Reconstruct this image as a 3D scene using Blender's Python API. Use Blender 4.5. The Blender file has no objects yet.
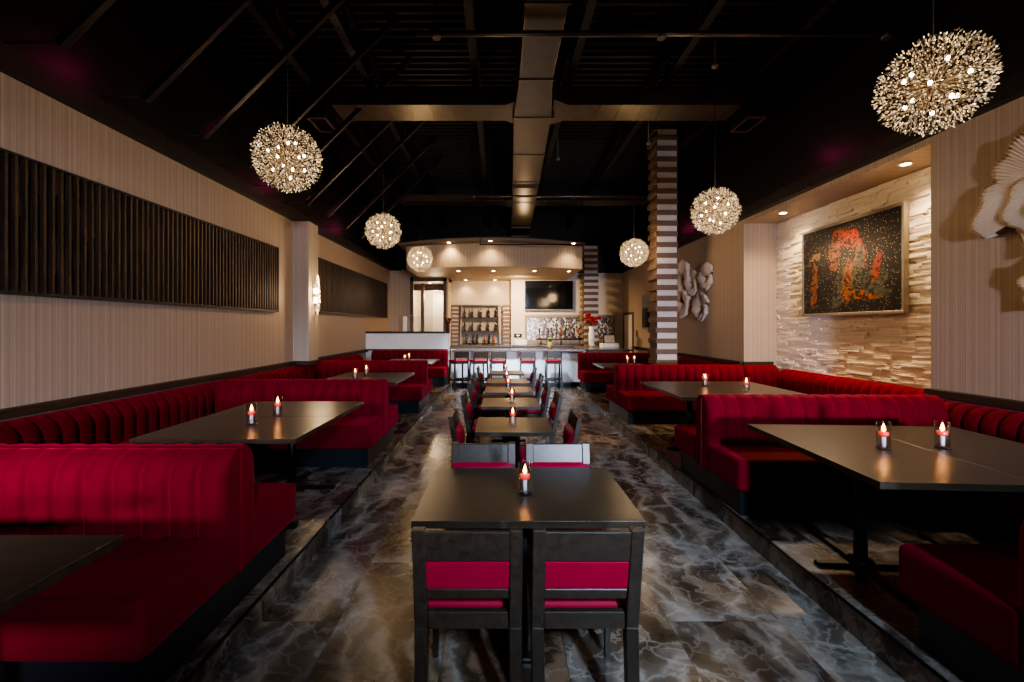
import bpy, math, random
from math import sin, cos, pi, sqrt, radians
from mathutils import Vector, Matrix
R = random.Random(7)
col = bpy.context.scene.collection
ORD = ['first', 'second', 'third', 'fourth', 'fifth', 'sixth', 'seventh', 'eighth', 'ninth', 'tenth', 'eleventh', 'twelfth', 'thirteenth']

# ------------------------------------------------------------------ materials
class NT:
    def __init__(s, name):
        s.m = bpy.data.materials.new(name); s.m.use_nodes = True
        s.t = s.m.node_tree; s.n = s.t.nodes; s.l = s.t.links
        s.n.clear(); s.out = s.n.new('ShaderNodeOutputMaterial')
    def add(s, typ, **kw):
        n = s.n.new('ShaderNode' + typ)
        for k, v in kw.items():
            if hasattr(n, k): setattr(n, k, v)
        return n
    def set(s, n, **kw):
        for k, v in kw.items():
            k = k.replace('_', ' ')
            n.inputs[k].default_value = v
        return n
    def link(s, a, b): s.l.new(a, b)
    def math(s, op, a, b=None, c=None):
        n = s.add('Math', operation=op)
        for i, v in enumerate((a, b, c)):
            if v is None: continue
            if isinstance(v, (int, float)): n.inputs[i].default_value = v
            else: s.link(v, n.inputs[i])
        return n.outputs[0]
    def mix(s, f, a, b, blend='MIX'):
        n = s.add('Mix', data_type='RGBA', blend_type=blend)
        for i, v in ((0, f), (6, a), (7, b)):
            if isinstance(v, (int, float)): n.inputs[i].default_value = v
            elif isinstance(v, tuple): n.inputs[i].default_value = (*v[:3], 1)
            else: s.link(v, n.inputs[i])
        return n.outputs[2]
    def coord(s, scale=(1, 1, 1), loc=(0, 0, 0)):
        g = s.add('NewGeometry'); mp = s.add('Mapping')
        mp.inputs['Scale'].default_value = scale; mp.inputs['Location'].default_value = loc
        s.link(g.outputs['Position'], mp.inputs['Vector']); return mp.outputs[0]
    def ocoord(s, scale=(1, 1, 1)):
        g = s.add('TexCoord'); mp = s.add('Mapping'); mp.inputs['Scale'].default_value = scale
        s.link(g.outputs['Object'], mp.inputs['Vector']); return mp.outputs[0]
    def noise(s, vec, scale, detail=3, rough=.55, dist=0):
        n = s.add('TexNoise'); s.link(vec, n.inputs['Vector'])
        s.set(n, Scale=scale, Detail=detail, Roughness=rough, Distortion=dist); return n
    def ramp(s, fac, stops):
        r = s.add('ValToRGB'); e = r.color_ramp.elements
        while len(e) < len(stops): e.new(.5)
        for i, (p, c) in enumerate(stops):
            e[i].position = p; e[i].color = (*c, 1) if len(c) == 3 else c
        s.link(fac, r.inputs[0]); return r.outputs[0]
    def bsdf(s, base=(.5, .5, .5), rough=.5, metal=0, spec=.5, **kw):
        b = s.add('BsdfPrincipled')
        if isinstance(base, tuple): b.inputs['Base Color'].default_value = (*base, 1)
        else: s.link(base, b.inputs['Base Color'])
        if isinstance(rough, (int, float)): b.inputs['Roughness'].default_value = rough
        else: s.link(rough, b.inputs['Roughness'])
        b.inputs['Metallic'].default_value = metal
        b.inputs['Specular IOR Level'].default_value = spec
        for k, v in kw.items(): b.inputs[k.replace('_', ' ')].default_value = v
        s.link(b.outputs[0], s.out.inputs[0]); return b
    def bump(s, b, h, strength=.3, dist=.01):
        n = s.add('Bump'); s.set(n, Strength=strength, Distance=dist)
        s.link(h, n.inputs['Height']); s.link(n.outputs[0], b.inputs['Normal'])

M = {}
def simple(name, base, rough=.5, metal=0, var=.12, scale=18, bump=0, **kw):
    t = NT(name); v = t.ocoord(); n = t.noise(v, scale)
    c = t.mix(n.outputs['Fac'], tuple(x * (1 - var) for x in base), tuple(min(1, x * (1 + var)) for x in base))
    b = t.bsdf(c, rough, metal, **kw)
    if bump: t.bump(b, n.outputs['Fac'], bump)
    M[name] = t.m; return t.m
def emit(name, colr, s, sampling='NONE'):
    t = NT(name); e = t.add('Emission'); e.inputs[0].default_value = (*colr, 1); e.inputs[1].default_value = s
    t.link(e.outputs[0], t.out.inputs[0]); M[name] = t.m
    t.m.cycles.emission_sampling = sampling; return t.m
def wood(name, c1, c2, rough=.35, stretch=(18, 1.2, 18), spec=.5):
    t = NT(name); v = t.ocoord(stretch); n = t.noise(v, 2.2, 5, .6, .6)
    c = t.ramp(n.outputs['Fac'], [(.3, c1), (.7, c2)])
    b = t.bsdf(c, rough, spec=spec); t.bump(b, n.outputs['Fac'], .08, .004); M[name] = t.m

# marble tile floor
def marble(name, bright=1.0):
    t = NT(name); p = t.coord()
    sep = t.add('SeparateXYZ'); t.link(p, sep.inputs[0])
    TX, TY = .62, 1.24
    ix = t.math('FLOOR', t.math('DIVIDE', t.math('ADD', sep.outputs[0], .29), TX))
    row = t.math('MULTIPLY', t.math('MODULO', ix, 2.0), .5)
    iy = t.math('FLOOR', t.math('ADD', t.math('DIVIDE', sep.outputs[1], TY), row))
    cid = t.add('CombineXYZ'); t.link(ix, cid.inputs[0]); t.link(iy, cid.inputs[1])
    wn = t.add('TexWhiteNoise', noise_dimensions='3D'); t.link(cid.outputs[0], wn.inputs['Vector'])
    off = t.add('VectorMath', operation='MULTIPLY_ADD')
    t.link(wn.outputs['Color'], off.inputs[0]); off.inputs[1].default_value = (9, 9, 9); t.link(p, off.inputs[2])
    v = off.outputs[0]
    n1 = t.noise(v, .95, 7, .6, .7)
    dv = t.add('VectorMath', operation='MULTIPLY_ADD'); n2 = t.noise(v, 1.5, 5, .6)
    t.link(n2.outputs['Color'], dv.inputs[0]); dv.inputs[1].default_value = (.75, .75, .75); t.link(v, dv.inputs[2])
    vo = t.add('TexVoronoi', feature='DISTANCE_TO_EDGE'); t.link(dv.outputs[0], vo.inputs['Vector']); vo.inputs['Scale'].default_value = 1.15
    vo2 = t.add('TexVoronoi', feature='DISTANCE_TO_EDGE'); t.link(dv.outputs[0], vo2.inputs['Vector']); vo2.inputs['Scale'].default_value = 5.5
    wv = t.add('TexWave'); t.link(dv.outputs[0], wv.inputs['Vector']); t.set(wv, Scale=1.1, Distortion=7.0, Detail=5.0, Detail_Scale=1.4)
    base = t.ramp(n1.outputs['Fac'], [(.32, (.018, .013, .010)), (.47, (.07, .055, .042)), (.60, (.16, .132, .106)), (.76, (.33, .295, .26))])
    base = t.mix(.42, base, t.ramp(wv.outputs['Fac'], [(.1, (.016, .012, .009)), (.62, (.10, .078, .06)), (1, (.38, .335, .29))]))
    v1 = t.ramp(vo.outputs['Distance'], [(0, (1, 1, 1)), (.035, (.25, .25, .25)), (.10, (0, 0, 0))])
    v2 = t.ramp(vo2.outputs['Distance'], [(0, (1, 1, 1)), (.06, (.0, .0, .0))])
    veil = t.noise(v, .9, 3)
    vm = t.math('MULTIPLY', t.ramp(veil.outputs['Fac'], [(.42, (0, 0, 0)), (.62, (1, 1, 1))]), .42)
    base = t.mix(t.ramp(t.noise(v, .8, 3).outputs['Fac'], [(.35, (1, 1, 1)), (.62, (0, 0, 0))]), base, t.mix(1.0, base, (1.0, .74, .52), 'MULTIPLY'))
    c = t.mix(t.math('MULTIPLY', v1, .48), base, (.46, .41, .36))
    c = t.mix(t.math('MULTIPLY', v2, vm), c, (.5, .47, .43))
    # grout
    fx = t.math('FRACT', t.math('DIVIDE', t.math('ADD', sep.outputs[0], .29), TX))
    fy = t.math('FRACT', t.math('ADD', t.math('DIVIDE', sep.outputs[1], TY), row))
    ex = t.math('MULTIPLY', t.math('MINIMUM', fx, t.math('SUBTRACT', 1, fx)), TX)
    ey = t.math('MULTIPLY', t.math('MINIMUM', fy, t.math('SUBTRACT', 1, fy)), TY)
    g = t.math('LESS_THAN', t.math('MINIMUM', ex, ey), .0018)
    c = t.mix(t.math('MULTIPLY', g, .6), c, (.02, .017, .014))
    if bright != 1: c = t.mix(1.0, c, (bright, bright, bright), 'MULTIPLY')
    rr = t.ramp(n1.outputs['Fac'], [(.3, (.20, .2, .2)), (.8, (.36, .36, .36))])
    t.bsdf(c, rr, spec=.45); M[name] = t.m
marble('marble_floor_tile')
marble('marble_platform_tile', .75)

def wallpaper(name, c1, c2, axis):
    t = NT(name); p = t.coord()
    sep = t.add('SeparateXYZ'); t.link(p, sep.inputs[0])
    g_ = t.add('NewGeometry'); sn = t.add('SeparateXYZ'); t.link(g_.outputs['True Normal'], sn.inputs[0])
    isx = t.math('GREATER_THAN', t.math('ABSOLUTE', sn.outputs[1]), .5)
    a = t.math('ADD', t.math('MULTIPLY', sep.outputs[0], isx), t.math('MULTIPLY', sep.outputs[1], t.math('SUBTRACT', 1.0, isx)))
    n = t.add('TexNoise', noise_dimensions='1D'); t.link(t.math('MULTIPLY', a, 26.0), n.inputs['W']); t.set(n, Scale=1.0, Detail=3.0, Roughness=.7)
    f = t.math('FRACT', t.math('DIVIDE', a, .085)); ln = t.math('LESS_THAN', f, .10)
    fine = t.noise(t.coord((40, 40, 3)), 3, 2)
    c = t.ramp(n.outputs['Fac'], [(.32, c1), (.66, c2)])
    c = t.mix(t.math('MULTIPLY', ln, .45), c, tuple(min(1, x * 1.35) for x in c2))
    c = t.mix(t.math('MULTIPLY', fine.outputs['Fac'], .25), c, tuple(x * .6 for x in c1))
    b = t.bsdf(c, .55, spec=.35); t.bump(b, t.math('ADD', n.outputs['Fac'], ln), .25, .004); M[name] = t.m
wallpaper('wallpaper_y', (.37, .28, .20), (.48, .38, .285), 1)
wallpaper('wallpaper_x', (.38, .32, .245), (.49, .415, .325), 0)
wallpaper('fascia_paper', (.40, .31, .215), (.50, .40, .29), 0)

def velvet():
    t = NT('red_velvet'); v = t.ocoord(); n = t.noise(v, 7, 4)
    c = t.mix(n.outputs['Fac'], (.095, .0010, .006), (.16, .0017, .011))
    b = t.bsdf(c, .78, spec=.08)
    b.inputs['Sheen Weight'].default_value = .3; b.inputs['Sheen Roughness'].default_value = .4
    b.inputs['Sheen Tint'].default_value = (1, .06, .14, 1)
    t.bump(b, t.noise(v, 260, 2).outputs['Fac'], .1, .002); M['red_velvet'] = t.m
velvet()
simple('red_vinyl', (.25, .0025, .022), .55, var=.15, spec=.2)
simple('red_piping', (.20, .003, .01), .5)
wood('espresso_wood', (.020, .013, .008), (.040, .027, .018), .30, spec=.4)
wood('table_wood', (.024, .016, .010), (.046, .032, .020), .30, (2.5, 22, 22))
wood('slat_wood', (.013, .007, .004), (.085, .044, .022), .5, (14, 14, 1.2))
wood('slat_dark', (.006, .005, .005), (.020, .018, .018), .5, (14, 14, 1.2))
wood('trim_wood', (.028, .016, .010), (.06, .036, .023), .45, spec=.3)
simple('black_paint', (.006, .006, .006), .6)
simple('ceiling_black', (.0075, .007, .007), .55, spec=.4)
simple('strut_metal', (.026, .02, .022), .38, .5)
simple('black_metal', (.012, .012, .013), .4, .6)
simple('chrome', (.7, .7, .72), .15, 1.0)
simple('brass', (.55, .42, .25), .25, 1.0)
simple('dull_brass', (.10, .07, .04), .5, .5)
simple('pipe_metal', (.12, .12, .125), .3, .7)
simple('galvanised', (.13, .11, .082), .34, .75, var=.3, scale=4)
simple('toe_kick', (.010, .012, .016), .35)
simple('soffit_paint', (.55, .46, .35), .6)
wood('door_wood', (.06, .034, .02), (.11, .065, .04), .5)
simple('ledge_paint', (.2, .155, .11), .6)
simple('white_wall', (.62, .58, .5), .6)
simple('white_gloss', (.8, .8, .78), .3)
simple('stone_brown', (.15, .10, .072), .7, var=.35, scale=8, bump=.4)
simple('stone_white', (.58, .56, .54), .6, var=.12, scale=8, bump=.2)
simple('ledger_stone', (.86, .79, .68), .85, var=.1, scale=16, bump=.5, spec=.08)
simple('coral_plaster', (.72, .63, .52), .8, var=.12, scale=30, bump=.3)
simple('granite', (.09, .075, .07), .2, var=.6, scale=60)
simple('silver_frame', (.33, .29, .25), .35, .7)
simple('grey_frame', (.24, .22, .2), .5)
simple('shelf_grey', (.30, .26, .21), .6)
simple('stem_highlight', (.75, .78, .85), .25)  # bluish white colour stands in for bright highlights in the glass stem
simple('bottle_glass', (.02, .016, .010), .12)
simple('bottle_amber', (.30, .10, .02), .15)
simple('bottle_label', (.07, .055, .04), .6)
simple('leaf_green', (.08, .16, .04), .5)
simple('petal_red', (.32, .006, .012), .6)
simple('dry_red', (.09, .02, .015), .7)
simple('pineapple', (.45, .27, .05), .6)
simple('screen_black', (.004, .004, .005), .08, spec=.6)
simple('candle_wax', (.75, .05, .03), .5, Emission_Color=(1, .08, .04, 1), Emission_Strength=.25)
M['candle_wax'].cycles.emission_sampling = 'NONE'
simple('cable', (.02, .018, .015), .5)
simple('switch_brown', (.09, .06, .045), .5)
emit('flame', (1, .40, .10), 9)
emit('bulb', (1, .80, .52), 16)
emit('downlight', (1, .74, .42), 26)
emit('sconce_glow', (1, .74, .42), 16)

def glass():
    t = NT('clear_glass'); tr = t.add('BsdfTransparent'); tr.inputs[0].default_value = (.985, .988, .99, 1)
    g = t.add('BsdfGlossy'); g.inputs['Roughness'].default_value = .06
    f = t.add('LayerWeight'); f.inputs[0].default_value = .5
    n = t.noise(t.ocoord(), 30); t.link(t.math('MULTIPLY_ADD', n.outputs['Fac'], .03, .03), g.inputs['Roughness'])
    mx = t.add('MixShader'); t.link(t.math('MULTIPLY_ADD', t.math('POWER', f.outputs[1], 2.2), .7, .05), mx.inputs[0]); t.link(tr.outputs[0], mx.inputs[1]); t.link(g.outputs[0], mx.inputs[2])
    t.link(mx.outputs[0], t.out.inputs[0]); M['clear_glass'] = t.m
glass()
def crystal():
    t = NT('crystal'); g = t.add('NewGeometry')
    r = g.outputs['Random Per Island']
    tl = t.add('BsdfTranslucent'); tl.inputs[0].default_value = (.42, .37, .29, 1)
    df = t.add('BsdfDiffuse'); df.inputs[0].default_value = (.36, .32, .25, 1)
    gl = t.add('BsdfGlossy'); gl.inputs[0].default_value = (1, .93, .8, 1); gl.inputs['Roughness'].default_value = .12
    a = t.add('MixShader'); a.inputs[0].default_value = .5; t.link(tl.outputs[0], a.inputs[1]); t.link(df.outputs[0], a.inputs[2])
    b = t.add('MixShader'); b.inputs[0].default_value = .25; t.link(a.outputs[0], b.inputs[1]); t.link(gl.outputs[0], b.inputs[2])
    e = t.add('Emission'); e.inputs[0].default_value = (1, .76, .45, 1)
    t.link(t.math('MULTIPLY', t.math('POWER', r, 5.0), .7), e.inputs[1])  # random emission per crystal imitates sparkle from the bulbs
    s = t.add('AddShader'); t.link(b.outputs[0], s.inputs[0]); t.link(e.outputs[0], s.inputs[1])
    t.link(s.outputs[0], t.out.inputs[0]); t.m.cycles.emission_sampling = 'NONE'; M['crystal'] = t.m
crystal()
def mosaic():
    t = NT('mosaic'); p = t.ocoord(); sep = t.add('SeparateXYZ'); t.link(p, sep.inputs[0])
    # diamond lattice on local x, z
    u = t.math('MULTIPLY', sep.outputs[0], 13.0); v = t.math('MULTIPLY', sep.outputs[2], 9.0)
    a = t.math('FLOOR', t.math('ADD', u, v)); b = t.math('FLOOR', t.math('SUBTRACT', u, v))
    cc = t.add('CombineXYZ'); t.link(a, cc.inputs[0]); t.link(b, cc.inputs[1])
    w = t.add('TexWhiteNoise', noise_dimensions='3D'); t.link(cc.outputs[0], w.inputs['Vector'])
    c = t.ramp(w.outputs['Value'], [(0, (.03, .03, .03)), (.42, (.05, .048, .045)), (.44, (.55, .53, .5)), (.75, (.75, .73, .7)), (.77, (.22, .2, .19))])
    fa = t.math('FRACT', t.math('ADD', u, v)); fb = t.math('FRACT', t.math('SUBTRACT', u, v))
    g = t.math('LESS_THAN', t.math('MINIMUM', fa, fb), .12)
    c = t.mix(g, c, (.2, .18, .16)); t.bsdf(c, .2); M['mosaic'] = t.m
mosaic()
def artwork():
    # abstract generic figure-like patches of orange, red and grey green on black speckle; local x along, z up
    t = NT('artwork'); p = t.ocoord(); nz = t.noise(p, 9, 4, .7)
    dv = t.add('VectorMath', operation='MULTIPLY_ADD'); t.link(nz.outputs['Color'], dv.inputs[0]); dv.inputs[1].default_value = (.16, .16, .16)
    t.link(p, dv.inputs[2])
    sp = t.add('SeparateXYZ'); t.link(dv.outputs[0], sp.inputs[0]); X, Z = sp.outputs[0], sp.outputs[2]
    def blob(cx, cz, rx, rz, ang=0):
        dx = t.math('SUBTRACT', X, cx + .08); dz = t.math('SUBTRACT', Z, cz + .08)
        ca, sa = cos(ang), sin(ang)
        a = t.math('ADD', t.math('MULTIPLY', dx, ca / rx), t.math('MULTIPLY', dz, sa / rx))
        b = t.math('SUBTRACT', t.math('MULTIPLY', dz, ca / rz), t.math('MULTIPLY', dx, sa / rz))
        return t.math('LESS_THAN', t.math('ADD', t.math('MULTIPLY', a, a), t.math('MULTIPLY', b, b)), 1.0)
    vo = t.add('TexVoronoi'); t.link(p, vo.inputs['Vector']); vo.inputs['Scale'].default_value = 60
    w = t.add('TexWhiteNoise', noise_dimensions='3D'); t.link(vo.outputs['Color'], w.inputs['Vector'])
    spk = t.math('MULTIPLY', t.math('GREATER_THAN', w.outputs['Value'], .80), t.math('LESS_THAN', vo.outputs['Distance'], .34))
    c = t.mix(spk, (.006, .005, .005), (.40, .34, .26))
    vf = t.add('TexVoronoi'); t.link(p, vf.inputs['Vector']); vf.inputs['Scale'].default_value = 34
    frag = t.math('GREATER_THAN', t.noise(vf.outputs['Position'], 13, 4, .75).outputs['Fac'], .47)
    shade = t.noise(vf.outputs['Position'], 21, 2).outputs['Fac']
    OR, RD, GR = (.27, .085, .025), (.30, .03, .012), (.075, .085, .06)
    for (cx, cz, rx, rz, an, cl) in [(-.62, -.20, .055, .30, -.06, OR), (-.60, .22, .10, .05, .3, (.35, .2, .1)),
            (-.22, .20, .09, .20, -.1, OR), (.0, .40, .22, .10, -.35, RD), (.20, .22, .07, .25, .25, RD), (.12, .02, .05, .28, -.25, OR),
            (-.12, -.25, .08, .34, -.3, GR), (.02, -.20, .06, .30, -.12, OR), (.18, -.08, .06, .30, -.2, GR), (.22, -.38, .30, .06, -.1, OR),
            (.45, -.22, .16, .14, .4, GR), (.48, -.05, .05, .16, -.25, RD), (.52, -.36, .16, .06, -.3, GR)]:
        cl2 = t.mix(t.math('MULTIPLY_ADD', shade, 2.4, -.7), tuple(q * .25 for q in cl), tuple(min(1, q * 1.15) for q in cl)); c = t.mix(t.math('MULTIPLY', blob(cx, cz, rx * 1.25, rz * 1.15, an), frag), c, cl2)
    t.bsdf(c, .3, spec=.5); M['artwork'] = t.m
artwork()

# ------------------------------------------------------------------ mesh builder
class MB:
    def __init__(s): s.v = []; s.f = []; s.mi = []; s.sm = []; s.xf = None; s.mat = 0
    def P(s, p):
        p = Vector(p)
        if s.xf: p = s.xf @ p
        s.v.append(p); return len(s.v) - 1
    def F(s, idx, smooth=False): s.f.append(tuple(idx)); s.mi.append(s.mat); s.sm.append(smooth)
    def box(s, a, b, top=None):
        (x0, y0, z0), (x1, y1, z1) = a, b
        x0, x1 = min(x0, x1), max(x0, x1); y0, y1 = min(y0, y1), max(y0, y1); z0, z1 = min(z0, z1), max(z0, z1)
        i = [s.P(p) for p in ((x0, y0, z0), (x1, y0, z0), (x1, y1, z0), (x0, y1, z0), (x0, y0, z1), (x1, y0, z1), (x1, y1, z1), (x0, y1, z1))]
        for q in ((3, 2, 1, 0), (4, 5, 6, 7), (0, 1, 5, 4), (1, 2, 6, 5), (2, 3, 7, 6), (3, 0, 4, 7)): s.F([i[k] for k in q])
        return s
    def hexa(s, pts):
        i = [s.P(p) for p in pts]
        for q in ((3, 2, 1, 0), (4, 5, 6, 7), (0, 1, 5, 4), (1, 2, 6, 5), (2, 3, 7, 6), (3, 0, 4, 7)): s.F([i[k] for k in q])
        return s
    def bar(s, p, q, w, h, up=(0, 0, 1)):
        p, q = Vector(p), Vector(q); d = (q - p).normalized(); up = Vector(up)
        if abs(d.dot(up)) > .99: up = Vector((0, 1, 0))
        a = d.cross(up).normalized(); b = a.cross(d)
        pts = []
        for o in (p, q): pts += [o - a * w / 2 - b * h / 2, o + a * w / 2 - b * h / 2, o + a * w / 2 + b * h / 2, o - a * w / 2 + b * h / 2]
        return s.hexa(pts)
    def tube(s, p, q, r0, r1=None, n=12, cap=True):
        r1 = r0 if r1 is None else r1
        p, q = Vector(p), Vector(q); d = (q - p).normalized()
        up = Vector((0, 0, 1)) if abs(d.z) < .9 else Vector((1, 0, 0))
        a = d.cross(up).normalized(); b = d.cross(a)
        A = [s.P(p + (a * cos(2 * pi * k / n) + b * sin(2 * pi * k / n)) * r0) for k in range(n)]
        B = [s.P(q + (a * cos(2 * pi * k / n) + b * sin(2 * pi * k / n)) * r1) for k in range(n)]
        for k in range(n): s.F((A[k], B[k], B[(k + 1) % n], A[(k + 1) % n]), True)
        if cap: s.F(A); s.F(B[::-1])
        return s
    def lathe(s, prof, c=(0, 0, 0), n=16):
        rings = []
        for r, z in prof: rings.append([s.P((c[0] + r * cos(2 * pi * k / n), c[1] + r * sin(2 * pi * k / n), c[2] + z)) for k in range(n)])
        for a, b in zip(rings, rings[1:]):
            for k in range(n): s.F((a[k], a[(k + 1) % n], b[(k + 1) % n], b[k]), True)
        if prof[0][0] > 1e-4: s.F(rings[0][::-1])
        if prof[-1][0] > 1e-4: s.F(rings[-1])
        return s
    def ball(s, c, r, n=10, m=6, sz=1):
        return s.lathe([(max(1e-5, r * sin(pi * k / m)), -r * sz * cos(pi * k / m)) for k in range(m + 1)], c, n)
    def prism(s, pts, z0, z1):
        A = [s.P((x, y, z0)) for x, y in pts]; B = [s.P((x, y, z1)) for x, y in pts]; n = len(pts)
        s.F(A[::-1]); s.F(B)
        for k in range(n): s.F((A[k], A[(k + 1) % n], B[(k + 1) % n], B[k]))
        return s
    def build(s, name, mat, parent=None, bevel=0, seg=2, loc=None, rz=0):
        me = bpy.data.meshes.new(name); me.from_pydata([tuple(v) for v in s.v], [], s.f)
        for m in (mat if isinstance(mat, (list, tuple)) else [mat]): me.materials.append(M[m])
        me.polygons.foreach_set('material_index', s.mi); me.polygons.foreach_set('use_smooth', s.sm); me.update()
        o = bpy.data.objects.new(name, me); col.objects.link(o)
        if parent: o.parent = parent
        if loc is not None: o.location = loc
        o.rotation_euler.z = rz
        if bevel:
            b = o.modifiers.new('bevel', 'BEVEL'); b.width = bevel; b.segments = seg; b.limit_method = 'ANGLE'; b.angle_limit = radians(40)
        return o
def tag(o, label, cat, group=None):
    o['label'] = label; o['category'] = cat
    if group: o['group'] = group
    return o
def thing(name, label, cat, loc=(0, 0, 0), rz=0, group=None):
    o = bpy.data.objects.new(name, None); col.objects.link(o); o.location = loc; o.rotation_euler.z = rz; o.empty_display_size = .1
    return tag(o, label, cat, group)
def struct(o): o['kind'] = 'structure'; return o
KIDS = {}
def copy_tree(o, parent=None):
    c = o.copy(); col.objects.link(c)
    if parent: c.parent = parent
    for ch in list(o.children): copy_tree(ch, c)
    return c
def dup(o, loc, rz, label, group=None):
    c = copy_tree(o); c.location = loc; c.rotation_euler.z = rz; c['label'] = label
    if group: c['group'] = group
    return c
def box(name, a, b, mat, parent=None, bevel=0): return MB().box(a, b).build(name, mat, parent, bevel)

# ------------------------------------------------------------------ layout constants (metres, camera at origin, +Y into the room)
XL, XR, XN = -3.66, 4.24, 4.83          # left wall, right wall, back of the art niche
CL, CR, PH = -1.34, 1.90, .155           # platform kerbs and platform height
WT, ZC = 3.53, 5.60                      # wallpaper top, roof deck
YN0, YN1 = 4.33, 7.65                    # art niche
DADO = 1.06

# ------------------------------------------------------------------ setting
struct(box('floor', (-5.2, -3, -.1), (5.4, 17.2, 0), 'marble_floor_tile'))
struct(box('platform_left', (XL, -2.6, 0), (CL, 12.0, PH), 'marble_platform_tile'))
struct(box('platform_right', (CR, -2.6, 0), (XR, 10.98, PH), 'marble_platform_tile'))
struct(box('platform_right_niche_floor', (XR, YN0, 0), (XN, YN1, PH), 'marble_platform_tile'))
struct(box('trim_1', (CL - .004, -2.6, PH - .012), (CL + .006, 12.0, PH + .003), 'black_metal'))
struct(box('trim_2', (CR - .006, -2.6, PH - .012), (CR + .004, 10.98, PH + .003), 'black_metal'))
m = MB(); m.box((XL - .14, -2.6, 0), (XL, 14.6, WT)); struct(m.build('wall_left', 'wallpaper_y'))
m = MB(); m.box((XR, -2.6, 0), (XN + .1, YN0, WT)); m.box((XR, YN0, 3.46), (XN + .1, YN1, WT)); m.box((XR, YN1, 0), (XN + .1, 15.3, WT))
struct(m.build('wall_right', 'wallpaper_y'))
# stacked ledger stone lining of the niche
m = MB(); m.box((XN + .02, YN0, 0), (XN + .1, YN1, 3.46))
z = .9; row = 0
while z < 3.45:
    h = min(R.choice((.024, .03, .038)), 3.46 - z); y = YN0
    while y < YN1 - .001:
        L = min(R.uniform(.14, .46), YN1 - y)
        if YN1 - (y + L) < .05: L = YN1 - y
        d = R.uniform(.0, .034); j = .004
        m.hexa([(XN - d + R.uniform(-.005, .005), y + .001, z), (XN + .03, y + .001, z), (XN + .03, y + L - .001, z), (XN - d + R.uniform(-.005, .005), y + L - .001, z),
                (XN - d + R.uniform(-.008, .003), y + .001, z + h - .002), (XN + .03, y + .001, z + h - .002), (XN + .03, y + L - .001, z + h - .002), (XN - d + R.uniform(-.008, .003), y + L - .001, z + h - .002)])
        y += L
    z += h
struct(m.build('wall_niche_stone', 'ledger_stone'))
# dado ledge trims
def ledge(i, a, b): struct(box('trim_%d' % i, a, b, 'trim_wood', bevel=.006))
ledge(3, (XL, -2.6, .985), (XL + .07, 7.74, DADO))
ledge(4, (XL, 8.22, .985), (XL + .07, 12.0, DADO))
ledge(5, (XL, 7.74, .985), (-3.34, 8.22, DADO))
ledge(6, (XR - .07, -2.6, .985), (XR, YN0, DADO))
ledge(7, (XR - .07, YN1, .985), (XR, 13.9, DADO))
ledge(8, (XR - .02, YN1 - .035, .985), (XN - .09, YN1, DADO))
# crown band and black upper walls
struct(box('trim_9', (XL - .14, -2.6, WT), (XL + .10, 14.6, 3.70), 'slat_dark'))
struct(box('trim_10', (XR - .10, -2.6, WT), (XN + .1, 15.3, 3.70), 'slat_dark'))
struct(box('wall_upper_left', (XL - .5, -2.6, 3.70), (XL - .06, 17, ZC), 'ceiling_black'))
struct(box('wall_upper_right', (XR + .06, -2.6, 3.70), (XR + .6, 17, ZC), 'ceiling_black'))
struct(box('wall_upper_back', (-4.6, 15.66, 3.54), (5.4, 15.9, ZC), 'ceiling_black'))
# left pilaster
struct(box('pilaster_left', (XL, 7.78, DADO), (-3.38, 8.17, WT), 'wallpaper_x'))
# roof deck: ribs run across the room
m = MB(); y = -2.6
while y < 16:
    for (a, b, z0, z1) in ((0, .05, ZC, ZC), (.05, .07, ZC, ZC + .05), (.07, .13, ZC + .05, ZC + .05), (.13, .15, ZC + .05, ZC)):
        i = [m.P(p) for p in ((-4.3, y + a, z0), (5.0, y + a, z0), (5.0, y + b, z1), (-4.3, y + b, z1))]; m.F(i)
    y += .15
m.box((-4.3, -2.6, ZC + .06), (5.0, 16, ZC + .1))
struct(m.build('ceiling', 'ceiling_black'))
for k, x in enumerate((-2.75, -1.9, -.35, 1.0, 2.4, 3.6)):
    j = thing('roof_joist', 'black open-web steel joist running above the tables, %s from the left wall' % ORD[k], 'joist', (x, 0, 5.18), 0, 'roof joists')
    box('top_chord', (-.05, -2.4, .36), (.05, 15.6, .42), 'ceiling_black', j)
    box('bottom_chord', (-.05, -2.4, 0), (.05, 15.6, .05), 'ceiling_black', j)
    w = MB(); yy = -2.3; s_ = 0
    while yy < 15.2:
        w.tube((0, yy, .05 if s_ == 0 else .36), (0, yy + .4, .36 if s_ == 0 else .05), .014, n=6); yy += .4; s_ = 1 - s_
    w.build('web', 'ceiling_black', j)
for k, y in enumerate((3.2, 3.97, 4.74, 5.6, 6.45, 7.3, 8.14, 9.1, 10.1)):
    o = MB().bar((0, 0, 0), (1.89, 0, 1.89), .07, .055, (0, 1, 0)).build('ceiling_strut', 'strut_metal', None, .006, 1, (-3.2, y, 3.71))
    tag(o, 'slanted dark metal strut above the left wall, %s from the camera' % ORD[k], 'strut', 'slanted ceiling struts')
    MB().tube((-.5, 0, .02), (0, 0, .02), .007, n=6).build('wall_tie', 'black_paint', o)

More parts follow.
